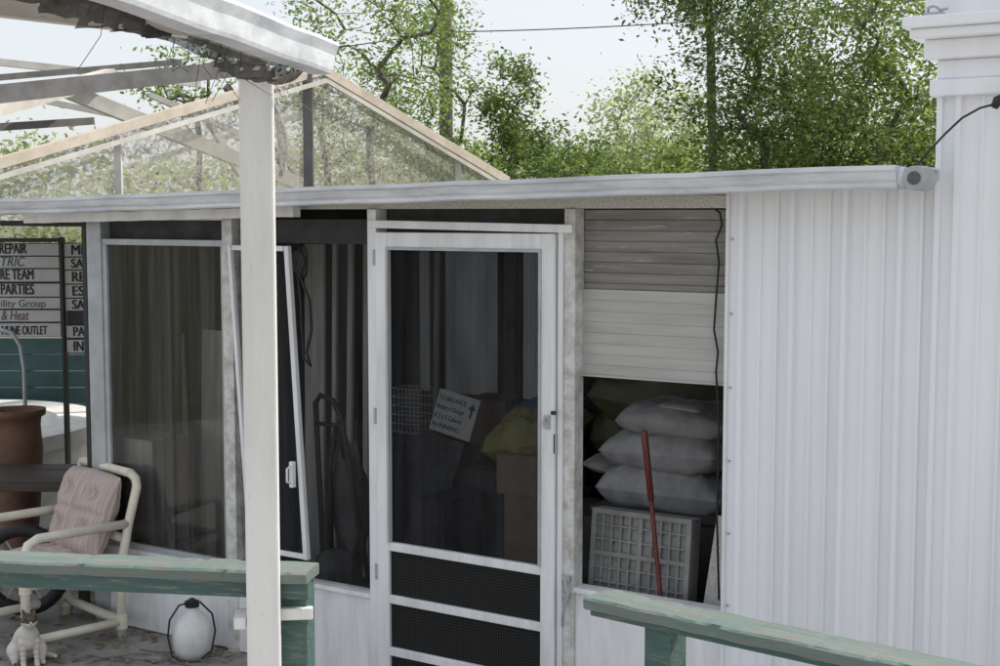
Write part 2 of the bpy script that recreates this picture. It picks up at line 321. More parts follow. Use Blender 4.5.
bxs("latch",BLACK,door,[(dr-.008,dr+.010,-.05,-.036,zh+.03,zh+.045),(dr+.0,dr+.004,-.040,-.0355,zh-.13,zh-.05)])
for z in (.5,1.2,1.9): MB().tube([(dl-.004,-.036,z),(dl-.004,-.036,z+.07)],.006,8).make("hinge",GREYAL,door)
uu=(dr+jr)/2+.01
for z in (.56,.63): MB().box(uu-.015,uu+.02,-.03,-.013,z,z+.02).make("hasp",GREYAL,porch)
MB().tube([(uu,-.03,.64),(uu+.02,-.04,.58),(uu,-.045,.50),(uu-.01,-.03,.44)],.006,8).make("door_hook",GREYAL,porch)
# gutter
def loft(name,prof,u0,u1,mat,parent,dz=gz,n=24,wob=.0015):
    b=MB(); m=len(prof)
    for i in range(n+1):
        u=u0+(u1-u0)*i/n
        for (y,z) in prof: b.v.append((u,y+wob*math.sin(i*1.7),dz(u)+z+wob*math.sin(i*2.3)))
    for i in range(n):
        for k in range(m-1): b.f.append((i*m+k,(i+1)*m+k,(i+1)*m+k+1,i*m+k+1))
    b.f.append(tuple(range(m))); b.f.append(tuple(n*m+k for k in range(m))[::-1])
    return b.make(name,mat,parent)
loft("gutter",[(-.14,0),(-.225,0),(-.232,.006),(-.232,.02),(-.240,.03),(-.250,.055),(-.258,.062),(-.258,.078),(-.248,.078),(-.14,.075),(-.14,0)],-4.2,1.87,GUT,porch,wob=.0022)
loft("soffit",[(-.139,.004),(.02,.03),(.02,.036),(-.139,.010)],-4.2,uc,WHITE,porch)
loft("roof_panel",[(-.16,.062),(-.16,.070),(3.0,.066),(3.0,.050)],-4.2,uc,WHITE,porch)
loft("roof_beam",[(-.10,-.045),(-.10,0),(-.05,0),(-.05,-.045),(-.10,-.045)],-2.75,-.9,WHITE,porch)
ug=1.87; zg=gz(ug)
MB().tube([(ug,-.2,zg+.035),(ug+.02,-.2,zg+.035),(ug+.022,-.2,zg+.035)],[.036,.036,.028],18).make("gutter_end_cap",GUT,porch,bevel=.002)
MB().tube([(ug+.065,-.262,zg+.032),(ug+.065,-.20,zg+.032),(ug+.065,-.14,zg+.032)],[.040,.042,.042],22).make("gutter_bracket",GREYAL,porch,bevel=.003)
MB().tube([(ug+.065,-.268,zg+.032),(ug+.065,-.2625,zg+.032)],.022,16).make("bracket_bolt",CAGED,porch,bevel=.002)
# interior shell
D=2.8
zo0,zo1=.92,1.96
ops=[(300,326),(345,352),(402,430),(442,500),(520,548)]
spans=[(fac(a,320,D)[0],fac(c,320,D)[0]) for a,c in ops]
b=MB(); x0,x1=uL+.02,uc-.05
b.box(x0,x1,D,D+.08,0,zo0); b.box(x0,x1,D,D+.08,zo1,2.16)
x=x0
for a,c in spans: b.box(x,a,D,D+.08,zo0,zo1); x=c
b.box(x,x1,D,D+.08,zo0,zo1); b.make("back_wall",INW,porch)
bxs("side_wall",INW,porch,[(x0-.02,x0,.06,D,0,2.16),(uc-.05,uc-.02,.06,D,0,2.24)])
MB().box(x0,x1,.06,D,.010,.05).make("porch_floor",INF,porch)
for i,(a,c) in enumerate(spans):
    cu=MB(); n=40; 
    for j in range(n+1):
        uu=a+(c-a)*j/n; yy=D+.04+(.015 if i<2 else .0015)*math.sin(j*1.1)
        cu.v+=[(uu,yy,zo0),(uu,yy,zo1)]
    for j in range(n): cu.f.append((2*j,2*j+2,2*j+3,2*j+1))
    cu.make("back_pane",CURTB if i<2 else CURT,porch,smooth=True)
a,c=spans[3]
bxs("pane_frame",BLACK,porch,[(a-.03,a,D-.03,D-.002,zo0-.03,zo1),(c,c+.03,D-.03,D-.002,zo0-.03,zo1),(a+.001,c-.001,D-.03,D-.002,zo0-.03,zo0)])
# ---------------- main house
house=thing("main_house","white house corner with ribbed siding and stepped cornice","house",F0,R)
zc=2.56
ribbed(uc,4.2,0,zc,-.03,SIDING,"siding",house,pitch=.075,seed=5,amp=.015)
MB().box(uc,4.2,.0,4,0,zc+.4).make("wall_body",SIDING,house)
MB().box(uc-.012,uc+.008,-.045,0,0,zc).make("corner_trim",SIDING,house,bevel=.003)
def zf(py,px=950): return fac(px,py,-.1)[1]
b=MB()
b.box(uc-.03,4.25,-.075,.3,zf(95),zf(78)); b.box(uc-.01,4.25,-.06,.3,zf(78),zf(58)); b.box(uc-.045,4.25,-.10,.3,zf(58),zf(38)); 
b.make("cornice",SIDING,house,bevel=.006)
b=MB(); b.box(uc-.08,4.25,-.15,.3,zf(38),zf(28)); b.box(uc-.10,4.25,-.17,.3,zf(28),zf(16)); b.box(uc-.05,4.25,-.08,.3,zf(16),zf(-30)); b.make("cornice_crown",SIDING,house,bevel=.006)
zl=zf(16)+.004
b=MB(); b.box(uc-.03,uc+.03,-.155,-.12,zl-.003,zl+.006); b.tube([(uc-.02,-.14,zl+.004),(uc-.018,-.15,zl+.022),(uc+.006,-.152,zl+.026),(uc+.02,-.145,zl+.012),(uc+.045,-.14,zl+.016)],.005,8); b.make("metal_fitting",GREYAL,house)
cb=MB(); pts=[]
for px,py in ((995,104),(980,108),(962,118),(945,134),(930,150),(920,162),(915,160)):
    u_,z_=fac(px,py,-.14); pts.append((u_,-.14,z_))
cb.tube(pts,.004,6); cb.make("cable",BLACK,house,smooth=True)
u_,z_=fac(994,104,-.14); MB().tube([(u_,-.14,z_-.012),(u_+.01,-.135,z_+.01),(u_+.03,-.12,z_+.02)],[.012,.018,.018],10).make("cable_clamp",BLACK,house,smooth=True)
# ---------------- carport with white post
CR=math.radians(7)
car=thing("carport","white carport corner with post, gutter and torn fabric","carport",(-.685,3.98,0),CR)
MB().box(-.047,.047,-.047,.047,0,2.50).make("post",POSTW,car,bevel=.006)
inv=lambda p:(Matrix.Rotation(-CR,3,'Z')@(Vector(p)-Vector((-.685,3.98,0))))
MB().box(-.056,.056,-.056,.056,2.4995,2.53).make("post_cap",CAGEW,car,bevel=.003)
gA=at(332,56,3.95); gB=Vector((-1.06,2.0,2.65)); 
def lg(p): return inv(p)
dirg=(gB-gA).normalized(); side=dirg.cross(Vector((0,0,1))).normalized()
if side.x<0: side=-side
prof=[(.0,-.050),(-.06,-.050),(-.068,.0),(-.068,.038),(.0,.026),(.018,.036),(.022,.026),(.010,.0),(.004,-.04)]
b=MB(); n=14
for i in range(n+1):
    p=gA.lerp(gB,i/n)
    for a,z in prof: b.v.append(tuple(lg(p+side*a+Vector((0,0,z+.002*math.sin(i*2.1))))))
m=len(prof)
for i in range(n):
    for k in range(m): b.f.append((i*m+k,(i+1)*m+k,(i+1)*m+(k+1)%m,i*m+(k+1)%m))
b.f.append(tuple(range(m))); b.f.append(tuple(n*m+k for k in range(m))[::-1]); b.make("gutter",GUT,car)
rb=MB()
A2=at(186,35,3.3); L0=at(-10,13,3.3); k_=(-3.2-A2.x)/(L0.x-A2.x); L1=A2+(L0-A2)*k_
Bq=gB-side*.07; Bq.z=2.69; L2=Vector((-3.6,1.5,3.0))
top=Vector((0,0,.03))
for p in (A2,L1,L2,Bq): rb.v.append(tuple(lg(p)))
for p in (A2,L1,L2,Bq): rb.v.append(tuple(lg(p+top)))
rb.f+=[(0,1,2,3),(7,6,5,4),(0,4,5,1),(1,5,6,2),(2,6,7,3),(3,7,4,0)]; rb.make("roof_panel",CANOPY,car)
MB().beam(lg(A2+Vector((0,.02,.02))),lg(L1+Vector((0,.02,.02))),.03,.05).make("roof_edge",CAGEW,car,bevel=.003)
b=MB(); b.beam(lg(Vector((-.66,3.95,2.565))),lg(Vector((-1.13,2.1,2.63))),.05,.05); b.make("roof_beam",CAGEW,car)
fb=MB(); n=110; rows=8
for i in range(n+1):
    t=i/n; p=gA.lerp(gB,t*.85)-side*.072; dep=.055+.035*noise.noise(Vector((t*4,0,0)))+.015*noise.noise(Vector((t*22,3,0)))+ .010*noise.noise(Vector((t*90,3,0)))
    for j in range(rows+1):
        s=j/rows; w=.035*noise.noise(Vector((t*26,s*2,1))); fb.v.append(tuple(lg(p+Vector((w-.07*s,0,.0-dep*s-.02-.015*math.sin(s*3.1))))))
for i in range(n):
    for j in range(rows):
        if noise.noise(Vector((i*.35,j*.5,9)))>.5: continue
        a=i*(rows+1)+j; fb.f.append((a,a+rows+1,a+rows+2,a+1))
fb.make("torn_fabric",FABRIC,car,smooth=True)
for k in range(12):
    p=gA.lerp(gB,random.uniform(.0,.5))-side*.1; pts=[lg(p+Vector((0,0,-.03))),lg(p+Vector((random.uniform(-.04,.04),0,-.10))),lg(p+Vector((random.uniform(-.08,.08),0,-random.uniform(.12,.20))))]
    MB().tube(pts,.0008,4).make("loose_thread",BLACK,car)
b=MB(); b.box(-.085,.14,.048,.075,.93,.965); b.box(-.085,-.05,-.03,.0479,.931,.964); b.make("post_bracket",POSTW,car,bevel=.003)
# ---------------- railings
def railing(name,label,p0,p1,w,post_ts,cap_h=.034,under=.09):
    p0=Vector(p0); p1=Vector(p1); d=(p1-p0); L=d.length; a=math.atan2(d.y,d.x)
    t=thing(name,label,"railing",(p0.x,p0.y,0),a); z=p0.z
    me=MB(); n=160
    for i in range(n+1):
        x=L*i/n
        for q,(y,zz) in enumerate(((0,-cap_h),(-w,-cap_h),(-w-.002,-.006),(-w+.006,0),(-.006,0),(.002,-.006))):
            k=noise.noise(Vector((x*9,y*9,zz*5)))*.004; ch_=max(0,noise.noise(Vector((x*25,q*3.1,4)))-.25)*.018 if q in (2,3,4,5) else 0
            me.v.append((x,y+k+(ch_ if q in (2,3) else -ch_),z+zz+k*.6-(ch_*.5)))
    for i in range(n):
        for k in range(6): me.f.append((i*6+k,i*6+(k+1)%6,(i+1)*6+(k+1)%6,(i+1)*6+k))
    me.f.append((0,5,4,3,2,1)); me.f.append(tuple(n*6+k for k in range(6)))
    me.make("handrail",TEALTOP,t)
    b=MB(); b.box(.012,L,-w+.015,-w+.05,z-cap_h-under,z-cap_h-.001); b.make("side_board",TEAL,t,bevel=.003)
    for q in post_ts:
        b=MB(); b.box(q,q+.085,-w+.052,-w+.137,0,z-cap_h-.002); b.make("railing_post",TEAL,t,bevel=.004)
    return t
a1=hit(319,562,1.08); a0=hit(-260,540,1.08)
railing("wooden_railing","dull teal painted railing behind the white post",a0,a1,.135,[(a1-a0).length-.10],under=.05)
rr0=hit(609,588,1.05); rr1=rr0+(hit(985,665,1.05)-rr0)*1.9
railing("wooden_railing","peeling teal railing starting beside the screen door",rr0,rr1,.125,[.17,1.9],under=.02)
# ---------------- pool cage
cage=thing("pool_cage","gabled screened pool cage with pale tan rafters","pool cage",(0,0,0))
Lp=at(-70,183,9.5); Pk=at(322,70,12); Rp=at(507,181,13.5)
for p,q in ((Lp,Pk),(Pk,Rp)): MB().beam(p,q,.06,.08).make("rafter",TANBEAM,cage,bevel=.004)
up=Vector((0,0,.062)); bk=Vector((.04,-.045,0))
for p,q in ((Lp,Pk),(Pk,Rp)): MB().beam(p-up*1.5+bk,q-up*1.5+bk,.03,.035).make("rafter_edge",CAGEW,cage)
def onrafter(px):
    d=ray(px,100); s=d.x/d.y; A_,B_=(Lp,Pk) if px<322 else (Pk,Rp)
    t=(s*A_.y-A_.x)/((B_.x-A_.x)-s*(B_.y-A_.y)); return A_.lerp(B_,t)
for px in (117,458,-20): 
    q=onrafter(px); MB().beam((q.x,q.y,0),(q.x,q.y,q.z-.05),.05,.05).make("upright",CAGEW,cage)
q=onrafter(308); MB().beam((q.x,q.y,0),(q.x,q.y,q.z-.0),.08,.08).make("ridge_upright",CAGED,cage)
b=MB(); zs_=2.06
b.v+=[(Lp.x,Lp.y,zs_),tuple(Lp),tuple(Pk),tuple(Rp),(Rp.x,Rp.y,zs_),(Pk.x,Pk.y,zs_)]; b.f+=[(0,5,2,1),(5,4,3,2)]; b.make("cage_screen",CAGESC,cage)
for p,q,w,h in ((at(-30,97,9.6),at(262,66,11.6),.10,.13),(at(-30,129,10.5),at(92,121,11.5),.06,.06),(at(-30,80,11),at(180,62,12.5),.05,.05),(at(226,86,12.5),at(296,182,13.1),.05,.06)): MB().beam(p,q,w,h).make("roof_purlin",CAGED,cage)
for p,q,w,h in ((at(-20,112,9.8),at(110,76,11.9),.10,.12),(at(60,88,11.5),at(305,186,13.0),.08,.12),(at(150,95,12.6),at(300,160,13.4),.05,.05),(at(40,100,12.6),at(150,122,13),.05,.05),(at(196,100,12.4),at(240,175,12.9),.04,.06),(at(274,84,12.6),at(286,186,12.9),.05,.05),(at(150,160,13),at(310,112,13.5),.04,.05),(at(-20,60,12),at(200,84,13),.05,.06)):
    MB().beam(p,q,w,h).make("roof_brace",CAGEW,cage)
pts=[at(272+14*math.sin(t*2.6),100+t*78,12.4) for t in np.linspace(0,1,9)]
MB().tube(pts,.022,8).make("bent_conduit",GREYAL,cage,smooth=True)
# ---------------- business sign
ox=at(62,300,9).x
sg=thing("business_sign","double column board of small business name panels","sign",(ox,9,0),0)
SIGNW=pm("white_sign_panel",(.58,.58,.585),(.47,.47,.475),rough=.5,scale=3)
SIGND=pm("dimmed_sign_panel",(.36,.36,.36),(.28,.28,.28),rough=.6,scale=3)  # darker copy of the sign white, porch dimness put into the colour
tb=pm("black_lettering",(.015,.015,.015),(.01,.01,.01)); tg=pm("green_lettering",(.03,.13,.08),(.02,.10,.06)); tr=pm("red_lettering",(.15,.06,.05),(.13,.05,.04)); tgy=pm("grey_lettering",(.14,.12,.13),(.12,.1,.11))
rowsL=[(243,256,"REPAIR",tb,True,0,28),(256,268.5,"TRIC",tg,False,.25,26),(268.5,282,"RE TEAM",tb,True,0,34),(283,297,"PARTIES",tb,True,0,34),(297,309,"ility Group",tgy,False,0,45),(309.5,322,"& Heat",tr,False,.2,28),(322.5,337,"NLINE OUTLET",tb,True,0,46)]
rowsR=[(243,257,"MI",13),(257,270,"SA",13),(270,284,"RE H",26),(284,298,"ESI",16),(298,311,"SA",13),(325,338,"PALA",25),(339,353,"IN",11)]
zz=lambda py: at(30,py,9).z
for i,(a,c,s,m,bo,sh,wp) in enumerate(rowsL):
    xl=at(-45,300,9).x-ox; xr=at(61,300,9).x-ox
    p=MB().box(xl,xr,-.02,0,zz(c)+.004,zz(a)-.004).make("sign_panel",SIGNW,sg,bevel=.001)
    h=(zz(a)-zz(c)); x_=at(1.5,300,9).x-ox
    t=text(s,h*(1.08 if len(s)<10 else .85),m,p,(x_,-.0225,zz(c)+h*.2),(math.pi/2,0,0),bold=bo,shear=sh)
    wd=max(v.co.x for v in t.data.vertices); t.scale=(wp*9/F/wd,1,1)
for a,c,s,wpx in rowsR:
    xl=at(66.5,300,9).x-ox; xr=at(90,300,9).x-ox
    p=MB().box(xl,xr+.25,-.02,0,zz(c)+.004,zz(a)-.004).make("sign_panel",SIGNW,sg,bevel=.001)
    h=(zz(a)-zz(c)); t=text(s,h*1.0,tb,p,(at(72.5,300,9).x-ox,-.0225,zz(c)+h*.18),(math.pi/2,0,0),bold=True)
    wd=max(v.co.x for v in t.data.vertices); t.scale=(wpx*9/F/wd,1,1)
bxs("sign_backing",BLACK,sg,[(at(-45,300,9).x-ox+.002,at(61,300,9).x-ox-.002,.001,.012,zz(337),zz(243)),(at(66.5,300,9).x-ox+.002,at(90,300,9).x-ox+.24,.001,.012,zz(353),zz(243))])
bxs("sign_post",BLACK,sg,[(at(62.5,300,9).x-ox,at(65.5,300,9).x-ox,-.04,.03,0,zz(237)),(at(-48,300,9).x-ox,at(-45,300,9).x-ox,-.03,.03,0,zz(237))],.003)
bxs("sign_rail",BLACK,sg,[(at(-45,300,9).x-ox+.001,at(62,300,9).x-ox-.001,-.03,.02,zz(242),zz(238))],.002)
# ---------------- fence, planter, spa, handrail, bench
fy=11.3
fn=thing("fence","dark teal horizontal board fence","fence",(0,fy,0))
for k in range(8):
    z=.05+k*.135; MB().box(-6.5,-2.0,0,.025,z,z+.130).make("fence_board",FENCE,fn,bevel=.003)
for x in (-6.4,-4.9,-3.9,-2.9): MB().box(x,x+.09,.026,.11,0,1.1).make("fence_post",FENCE,fn)
c=at(17,430,8.2); zt_=at(17,409,8.2).z
pt=thing("planter","tall rusty terracotta urn planter on the patio","planter",(c.x,8.2,0))
MB().lathe([(.09,0),(.10,.03),(.085,.06),(.12,.35),(.145,zt_-.25),(.135,zt_-.10),(.14,zt_-.05),(.165,zt_-.035),(.168,zt_),(.15,zt_),(.13,zt_-.04)],seg=32).make("urn",TERRA,pt,smooth=True)
MB().lathe([(.128,zt_-.06),(.06,zt_-.045),(.01,zt_-.04)],seg=24).make("soil",GROUND,pt)
sp=thing("spa","round pale concrete raised spa rim","spa",(-4.2,9.9,0))
MB().lathe([(1.25,0),(1.25,.50),(1.32,.54),(1.32,.64),(1.0,.64),(1.0,.40),(.01,.40)],seg=64).make("shell",CONC,sp,smooth=False)
hr=thing("pool_handrail","curved pale metal grab rail","handrail",at(25,400,8.8)*Vector((1,1,0)))
MB().tube([(0,0,0),(0,0,1.15),(-.02,0,1.3),(-.07,0,1.38),(-.14,0,1.40),(-.22,0,1.36),(-.3,.0,1.2),(-.34,0,.9)],.013,10).make("rail",GREYAL,hr,smooth=True)
bh=thing("garden_bench","low dark brown wooden bench","bench",(at(40,480,7.5).x,7.5,0))
zb_=at(40,480,7.5).z
bxs("seat_board",DWOOD,bh,[(-.5,.26,-.03,.03,zb_-.06,zb_),(-.5,.26,.05,.3,zb_-.03,zb_),(-.5,.26,.32,.5,zb_-.03,zb_)],.004)
bxs("leg",DWOOD,bh,[(.20,.25,-.025,.025,0,zb_-.061),(.2,.25,.4,.45,0,zb_-.031),(-.48,-.43,-.025,.025,0,zb_-.061)])
ty=thing("wheel","black tyre leaning beneath the brown bench","wheel",(at(22,515,7.2).x,7.2,0))
rr=[(.21*math.cos(t),.0,.27+.21*math.sin(t)) for t in np.linspace(0,2*math.pi,36,endpoint=False)]
MB().tube(rr,.035,10,closed=True).make("tyre",RUB,ty,smooth=True)
for k in range(6): t=k*math.pi/3; MB().tube([(0,0,.27),(.18*math.cos(t),0,.27+.18*math.sin(t))],.006,6).make("spoke",GREYAL,ty)
# ---------------- patio chair
ch=thing("patio_chair","cream plastic pipe armchair with tufted beige back cushion","chair",hit(62,636)*Vector((1,1,0))+Vector((0,.05,0)),math.radians(44))
fr=MB(); r=.023; Wd=.29; xf,xb=-.34,.20
for s in (-1,1):
    y=s*Wd
    fr.tube([(xf,y,0),(xf,y,.50),(xf+.02,y,.555),(xf+.07,y,.58),(xb,y,.58)],r,12)
    fr.tube([(xb-.04,y,0),(xb-.04,y,.36),(xb+.01,y,.58),(xb+.06,y,.76),(xb+.06,y*.97,.80),(xb+.05,y*.86,.825)],r,12)
    fr.tube([(xf,y,.09),(xb-.04,y,.09)],r*.95,12); fr.tube([(xf,y,.36),(xb-.04,y,.33)],r*.95,12)
fr.tube([(xb+.05,-Wd*.86,.825),(xb+.05,Wd*.86,.825)],r,12); fr.tube([(xf,-Wd,.37),(xf,Wd,.37)],r,12); fr.tube([(xb-.04,-Wd,.33),(xb-.04,Wd,.33)],r,12); fr.tube([(xb-.04,-Wd,.09),(xb-.04,Wd,.09)],r,12); fr.tube([(xb+.0,-Wd,.5),(xb+.0,Wd,.5)],r,12)
fr.make("frame",PVC,ch,smooth=True)
for s in (-1,1):
    for x,z in ((xf,.09),(xf,.36),(xb-.04,.09),(xb-.04,.34)): MB().tube([(x,s*Wd,z-.035),(x,s*Wd,z+.035)],r*1.25,12).make("pipe_fitting",PVC,ch)
tf=[(-.45,-.5),(-.45,.5),(.45,-.5),(.45,.5)]
MB().pillow(.44,.52,.17,seed=4,n=40,tuft=tf).make("back_cushion",CUSH,ch,smooth=True,loc=(xb-.075,0,.61),rot=(0,math.radians(-70),0))
MB().pillow(.48,.50,.08,seed=9,n=36,tuft=tf).make("seat_cushion",CUSH,ch,smooth=True,loc=(-.08,0,.40),rot=(0,math.radians(-2),0))
# ---------------- jug
jp=hit(194,656); jg=thing("sprayer_jug","white plastic jug with black hose loop beside the porch","jug",(jp.x,jp.y-.02,0))
MB().lathe([(.055,0),(.075,.008),(.092,.05),(.098,.11),(.092,.16),(.07,.20),(.04,.222),(.03,.235),(.03,.25)],seg=32).make("body",JUG,jg,smooth=True)
MB().lathe([(.034,.25),(.036,.275),(.02,.282),(.012,.29)],seg=20).make("cap",RUB,jg)
pts=[(.0,-.02,.275),(-.05,-.05,.27),(-.095,-.06,.2),(-.105,-.06,.12),(-.08,-.08,.03),(-.03,-.10,.01),(.05,-.09,.012),(.10,-.05,.05),(.115,-.03,.14),(.10,-.02,.22),(.04,-.01,.275)]
MB().tube(pts,.005,8).make("hose",RUB,jg,smooth=True)
tw=MB()
for k in range(22):
    p=hit(random.uniform(110,245),random.uniform(640,665)); a=random.uniform(0,6.28)
    tw.tube([p+Vector((0,0,.01)),p+Vector((.1*math.cos(a),.06*math.sin(a),.02)),p+Vector((.2*math.cos(a+.3),.1*math.sin(a+.3),.012))],.003,5)
o=tw.make("fallen_twigs",BARK); o["kind"]="stuff"
# ---------------- cat (one continuous body from blended volumes)
CAT=bpy.data.materials.new("cat_fur"); CAT.use_nodes=True
def _cat():
    nt=CAT.node_tree; b=nt.nodes['Principled BSDF']; tc=nn(nt,'ShaderNodeTexCoord'); n=nn(nt,'ShaderNodeTexNoise'); n.inputs['Scale'].default_value=7; n.inputs['Detail'].default_value=2
    nt.links.new(tc.outputs['Object'],n.inputs['Vector']); sx=nn(nt,'ShaderNodeSeparateXYZ'); nt.links.new(tc.outputs['Object'],sx.inputs[0])
    mr=nn(nt,'ShaderNodeMapRange'); mr.inputs[1].default_value=.258; mr.inputs[2].default_value=.28; mr.inputs[3].default_value=-.10; mr.inputs[4].default_value=.30; nt.links.new(sx.outputs['Z'],mr.inputs[0])
    ad=nn(nt,'ShaderNodeMath',operation='ADD'); nt.links.new(n.outputs['Fac'],ad.inputs[0]); nt.links.new(mr.outputs[0],ad.inputs[1])
    yb=nn(nt,'ShaderNodeMath',operation='ABSOLUTE'); nt.links.new(sx.outputs['Y'],yb.inputs[0])
    y2=nn(nt,'ShaderNodeMapRange'); y2.inputs[1].default_value=.002; y2.inputs[2].default_value=.008; y2.inputs[3].default_value=-.25; y2.inputs[4].default_value=0; nt.links.new(yb.outputs[0],y2.inputs[0])
    ad2=nn(nt,'ShaderNodeMath',operation='ADD'); nt.links.new(ad.outputs[0],ad2.inputs[0]); nt.links.new(y2.outputs[0],ad2.inputs[1])
    n2=nn(nt,'ShaderNodeTexNoise'); n2.inputs['Scale'].default_value=60; nt.links.new(tc.outputs['Object'],n2.inputs['Vector']); dk=ramp(nt,[(.4,(.05,.038,.03)),(.6,(.14,.105,.08))]); nt.links.new(n2.outputs['Fac'],dk.inputs[0])
    r=ramp(nt,[(.54,0.0),(.58,1.0)]); nt.links.new(ad2.outputs[0],r.inputs[0]); mx=nn(nt,'ShaderNodeMixRGB'); mx.inputs[1].default_value=(.64,.60,.54,1); nt.links.new(r.outputs[0],mx.inputs[0]); nt.links.new(dk.outputs[0],mx.inputs[2]); nt.links.new(mx.outputs[0],b.inputs['Base Color']); b.inputs['Roughness'].default_value=.95
_cat()
mbd=bpy.data.metaballs.new("m"); mbd.resolution=.007; mbd.render_resolution=.007; mbd.threshold=.6
def bl_(x,y,z,r):
    e=mbd.elements.new(); e.type='BALL'; e.co=(x,y,z); e.radius=r/.78; e.stiffness=10
for q in ((-.095,0,.085,.078),(-.07,0,.125,.074),(-.04,0,.155,.066),(-.01,0,.175,.055),(.015,0,.18,.050),(.02,0,.14,.045),(.028,0,.215,.036),(.042,0,.245,.034),(.055,0,.272,.041),(.06,.014,.272,.032),(.06,-.014,.272,.032),(.088,.008,.258,.017),(.088,-.008,.258,.017),(.098,0,.262,.012),(.08,0,.246,.016)): bl_(*q)
for s in (1,-1):
    for q in ((.028,.035,.14,.026),(.034,.036,.11,.021),(.038,.036,.08,.018),(.041,.036,.055,.0165),(.043,.036,.032,.016),(.052,.036,.016,.016),(.066,.036,.014,.014)): bl_(q[0],s*q[1],q[2],q[3])
    for q in ((-.075,.055,.075,.052),(-.045,.065,.07,.043),(-.02,.07,.045,.028),(-.01,.073,.02,.018),(.012,.074,.015,.016),(.026,.074,.014,.014)): bl_(q[0],s*q[1],q[2],q[3])
for k in range(12):
    t=k/11; bl_(-.155+.02*math.sin(t*3)+t*t*.12,.02+.13*t*(1.4-.4*t),.02,.018-.006*t)
for s in (1,-1):
    for k in range(5): bl_(.05-.002*k,s*(.024+.0022*k),.302+.0075*k,.0135-.0022*k)
mo=bpy.data.objects.new("m",mbd); COL.objects.link(mo); dg=bpy.context.evaluated_depsgraph_get(); dg.update()
me=bpy.data.meshes.new_from_object(mo.evaluated_get(dg)); bpy.data.objects.remove(mo)
me.materials.clear(); me.materials.append(CAT); me.name="cat"
for p in me.polygons: p.use_smooth=True
ct=bpy.data.objects.new("cat",me); COL.objects.link(ct)
tag(ct,"white and tabby cat sitting under the pipe chair","cat"); cp=hit(29,666); ct.location=(cp.x,cp.y,0.004); ct.rotation_euler=(0,0,math.radians(-62)); ct.scale=(.84,.84,.84)
for s in (1,-1):
    MB().lathe([(.0005,-.006),(.004,-.0045),(.006,0),(.004,.0045),(.0005,.006)],seg=12).make("eye",RUB,ct,smooth=True,loc=(.088,s*.019,.278))
MB().lathe([(.0005,-.004),(.004,-.001),(.005,.002),(.0005,.004)],seg=10).make("nose",pm("pink_nose",(.4,.2,.18)),ct,smooth=True,loc=(.109,0,.264))
# ---------------- porch contents
def inside(name,label,cat,px,py,y,z0=None,rz=0):
    u_,z_=fac(px,py,y); p=PW(u_,y); return thing(name,label,cat,(p.x,p.y,z_ if z0 is None else z0),R+rz)
def span(px0,px1,y,py=450): return fac(px1,py,y)[0]-fac(px0,py,y)[0]
ub_,zb0=fac(309,560,-.03); ut_,zt0=fac(288,246,-.03)
lf=inside("storm_window_frame","white aluminium window frame leaning against the porch screen","window frame",309,560,-.03)
h=zt0-zb0; dx=ut_-ub_
b=MB(); b.beam((-.012,0,0),(dx-.012+.008,0,h),.026,.026); b.beam((-.36,0,0),(dx-.36,0,h),.02,.026); b.beam((-.025,0,.012),(-.345,0,.012),.018,.024); b.beam((dx-.025,0,h-.012),(dx-.345,0,h-.012),.018,.024); b.make("frame",WHITE,lf,bevel=.003)
MB().quad((-.36,.004,0),(-.02,.004,0),(dx-.02,.004,h),(dx-.36,.004,h)).make("pane",DOORSC,lf)
hz=fac(300,487,-.03)[1]-zb0; hp=fac(299,470,-.03)[0]-ub_
b=MB(); b.box(hp-.03,hp-.008,-.035,-.012,hz,hz+.12); b.tube([(hp-.02,-.035,hz+.02),(hp-.02,-.06,hz+.03),(hp-.02,-.06,hz+.09),(hp-.02,-.035,hz+.10)],.006,8); b.make("handle",WHITE,lf,bevel=.003)
cbl=inside("extension_cord","black cord looped from the porch header","cord",306,245,.0,z0=0)
pts=[]
for px,py in ((300,246),(306,262),(301,275),(311,300),(313,330),(308,352),(312,366),(305,358),(302,300),(298,262)):
    u_,z_=fac(px,py,.0); pts.append((u_-fac(306,245,.0)[0],-.01,z_))
MB().tube(pts,.007,8).make("cord",RUB,cbl,smooth=True)
b=MB()
u_,z_=fac(300,262,.0); u_-=fac(306,245,.0)[0]
for k in range(5):
    rr=[(u_+.008*k-.015+.018*math.cos(t),-.012+.004*k,z_+(.045+.006*k)*math.sin(t)) for t in np.linspace(0,2*math.pi,16,endpoint=False)]
    b.tube(rr,.008,6,closed=True)
b.make("cord_coil",RUB,cbl,smooth=True)
cb2=inside("window_cord","black cord hanging beside the blind","cord",720,250,.03,z0=0)
pts=[]; u0_=fac(720,250,.03)[0]
for px,py in ((714,208),(720,213),(722,225),(716,240),(719,262),(716,300),(714,330),(718,352),(716,372),(719,420),(717,520),(719,600)):
    u_,z_=fac(px,py,.03); pts.append((u_-u0_,0,z_))
MB().tube(pts,.0045,8).make("cord",RUB,cb2,smooth=True)
zs=fac(660,512,.45)[1]
tb1=inside("storage_cabinet","dark cabinet holding the stacked sacks","cabinet",668,512,.45,z0=.05)
MB().box(-.34,.30,-.02,.50,0,zs-.05-.02).make("body",CARDD,tb1,bevel=.004); MB().box(-.36,.32,-.04,.52,zs-.05-.0199,zs-.05).make("top",CARDD,tb1,bevel=.003)
MB().box(-.015,-.0,-.035,-.0205,.3,.42).make("handle",GREYAL,tb1)
tb2=inside("wooden_chest","low dark chest carrying the plastic crate","chest",650,600,.14,z0=.05)
zc2=fac(640,603,.14)[1]
MB().box(-.34,.36,-.03,.22,0,zc2-.05-.03).make("body",DWOOD,tb2,bevel=.004); MB().box(-.35,.37,-.04,.225,zc2-.05-.0299,zc2-.05).make("lid",DWOOD,tb2,bevel=.003)
